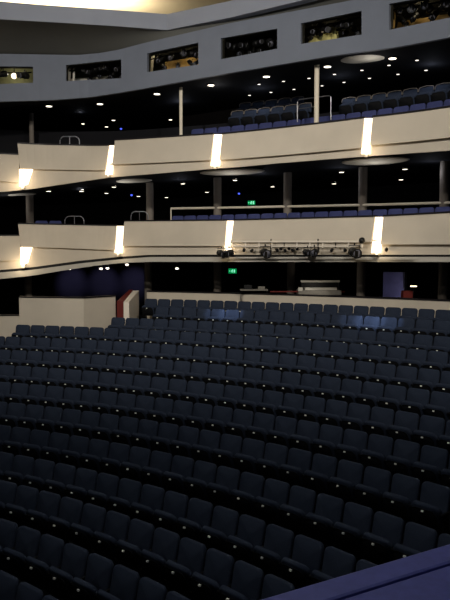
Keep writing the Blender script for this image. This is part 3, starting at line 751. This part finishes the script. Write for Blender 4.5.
slab(.7, (392, 9), (395, 8.4), (394, 28), (391.6, 28.5), 'ply', 'upright_board', 'ochre upright board at the left of the sixth gallery window', 'board')
slab(1.3, (68, 79), (110, 75.5), (110, 82), (68, 84), 'pale', 'work_shelf', 'pale work shelf low in the second gallery window', 'shelf')
slab(1.3, (-10, 68), (33, 68), (33, 85), (-10, 87), 'dull', 'back_board', 'dull yellow board behind the bright lamp in the far left gallery window', 'board')
p = at(off(.5), sect(14, 76, off(.5))[0]); z = sect(14, 76, off(.5))[1]
root = empty('work_lamp', W((*p, z))); bm = NB(); bmesh.ops.create_uvsphere(bm, u_segments=12, v_segments=8, radius=.10); link('bulb', bm, M['bulb'], root, True)
bm = NB(); tube(bm, [(0, .02, .08), (0, .02, .3)], .02, 8); link('stem', bm, M['black'], root); tag(root, 'bright work lamp glowing in the far left gallery window', 'lamp')
lamp('POINT', 'work_lamp_bulb', (p[0], p[1]+.25, z+.1), 8, (1, .95, .8), shadow_soft_size=.08)
for (u, v) in ((158, 58), (325, 30), (420, 12), (186, 58)):
    s, z = sect(u, v, off(.9)); lamp('POINT', 'booth_work_light', (*at(off(.9), s), z+.15), 4, (1, .85, .55), shadow_soft_size=.1)
# ---------------------------------------------------------------- control desk and items behind the parapet
y = 24.3
root = empty('control_desk'); tag(root, 'grey control desk with a raised light bar behind the parapet', 'control desk')
a = hity(298, 292, 23.2); b = hity(341, 292, 23.2)
def bxw(bm, u0, u1, v0, v1, y0, dy, bev=.01):
    p = hity(u0, v1, y0); q = hity(u1, v0, y0); box(bm, p.x, q.x, y0, y0+dy, p.z+H, q.z+H, None, bev)
yd = 23.9
bm = NB(); bxw(bm, 301, 340, 280.3, 282.4, yd, .12); link('light_bar', bm, M['pale'], root)
bm = NB(); bxw(bm, 298.5, 341.5, 290.3, 295, yd-.1, .7); link('desk_body', bm, M['desk'], root)
bm = NB(); bxw(bm, 305, 337, 287.6, 290.2, yd+.1, .4); link('fader_panel', bm, M['pale'], root)
bm = NB(); bxw(bm, 302, 339, 282.4, 287.5, yd+.3, .06); link('screen_back', bm, M['black'], root)
for u in (302, 339): bm = NB(); bxw(bm, u-.5, u+.5, 282, 291, yd+.03, .05, 0); link('bar_support', bm, M['black'], root)
bm = NB(); bxw(bm, 298, 303, 287.5, 291.5, yd-.14, .1, .03); link('end_cheek', bm, M['pale'], root)
root = empty('side_table'); tag(root, 'small dark table with gear behind the parapet, left of the control desk', 'table')
bm = NB(); bxw(bm, 240, 268, 289.5, 290.8, 24.2, .6); link('table_top', bm, M['desk'], root)
for u in (241, 267): bm = NB(); bxw(bm, u-.5, u+.5, 290.8, 318, 24.4, .05, 0); link('leg', bm, M['black'], root)
bm = NB(); bxw(bm, 244, 252, 285, 289.4, 24.4, .2); tag(link('equipment_case', bm, M['black']), 'small black equipment case on the dark table', 'case')
bm = NB(); bxw(bm, 258, 265, 286.5, 289.4, 24.4, .2); tag(link('equipment_case', bm, M['desk']), 'small grey equipment case on the dark table', 'case')
for k, (u0, u1, yy, lab) in enumerate(((272, 298, 25.0, 'red strip edging the parapet top left of the control desk'), (403, 413, 22.0, 'short red ledge below the small lamp on the right'))):
    pass
bm = NB(); bxw(bm, 270, 345, 291.0, 292.2, 23.82, .04, 0); tag(link('edge_strip', bm, M['red']), 'thin red strip along the parapet top below the control desk', 'strip')
# folding screen lit violet and small lamp at right
P = off(4.4); root = empty('wall_screen'); tag(root, 'pale screen lit violet behind the stalls on the right', 'screen')
bm = NB(); sa, _ = sect(383, 285, P); sb, _ = sect(405.5, 285, P)
Q = off(4.46); n = 5
sweep(bm, [[(*at(P, sa+(sb-sa)*k/n), -2.35), (*at(P, sa+(sb-sa)*k/n), sect(400, 272, P)[1]), (*at(Q, sa+(sb-sa)*k/n), sect(400, 272, P)[1]), (*at(Q, sa+(sb-sa)*k/n), -2.35)] for k in range(n+1)])
link('screen_panel', bm, M['panelblue'], root)
bm = NB(); tube(bm, [W((*at(P, sb), -2.35)), W((*at(P, sb), sect(400, 271.5, P)[1]))], .03, 8); link('post', bm, M['black'], root)
pq = hity(413.5, 286.8, 22.3); x, y, z = pq; root = empty('table_lamp', W((x, y, -2.35))); zz = z+2.35
bm = NB(); tube(bm, [(0, 0, 0), (0, 0, .03), (0, 0, zz)], [.12, .03, .015], 10); link('stand', bm, M['black'], root)
bm = NB(); box(bm, -.1, .1, -.04, .04, zz, zz+.035, None, .01); link('lamp_head', bm, M['bulb'], root); tag(root, 'small bright reading lamp behind the stalls on the right', 'lamp')
bm = NB(); bxw(bm, 403, 413, 291, 318, 21.9, .3); tag(link('red_cabinet', bm, M['red']), 'small dark red cabinet below the reading lamp', 'cabinet')
q = hity(320, 284, 23.2); lamp('POINT', 'desk_lamp', q, 5, (1, .9, .75), shadow_soft_size=.1)  # unseen light added to lift the desk out of the dark
# coloured accent lights of the place
def spot_at(src, aim, e, col, size, blend=.6): lamp('SPOT', 'accent_spotlight', src, e, col, aim, spot_size=radians(size), spot_blend=blend, shadow_soft_size=.05)
def on(d, u, v): s, z = sect(u, v, off(d)); return (*at(off(d), s), z)
for u in (72, 104, 134):
    t = on(9.9, u, 282); spot_at((t[0]+.3, t[1]-2.2, -.45), (t[0], t[1], t[2]), 190, (.46, .44, 1), 44, 1)
t = on(4.4, 396, 288); spot_at((t[0]+.9, t[1]-1.2, -2.2), t, 55, (.72, .68, 1), 50, 1)
def seatpos(k, u):
    best = None
    for i in range(-2, 40):
        a = PH[k]-i*SPC/RR[k]; x, y = arc(RR[k]+.28, a); uu, _ = toimg((x, y, RZ[k]+.25))
        if best is None or abs(uu-u) < best[0]: best = (abs(uu-u), x, y, RZ[k]+.25)
    return best[1:]
for u, e, sz in ((212, 170, 12), (229, 240, 12), (353, 130, 12), (371, 300, 13), (387, 170, 13)):
    t = seatpos(1, u); spot_at((t[0]*.93, t[1]-1.6, -.40), t, e, (.62, .75, 1), sz*2.0, .5)
# low level light from the ceiling lamps under the balconies
for u in (80, 180, 260, 340, 430):
    q = on(2.2, u, 120); lamp('POINT', 'upper_balcony_ceiling_lamp', (q[0], q[1], 5.5), 5, (.8, .85, 1), shadow_soft_size=.1)
    q = on(2.8, u, 200); lamp('POINT', 'lower_balcony_ceiling_lamp', (q[0], q[1], 2.6), 5, (.85, .88, 1), shadow_soft_size=.1)
print('balcony seats', NS, 'objects', len(bpy.data.objects))
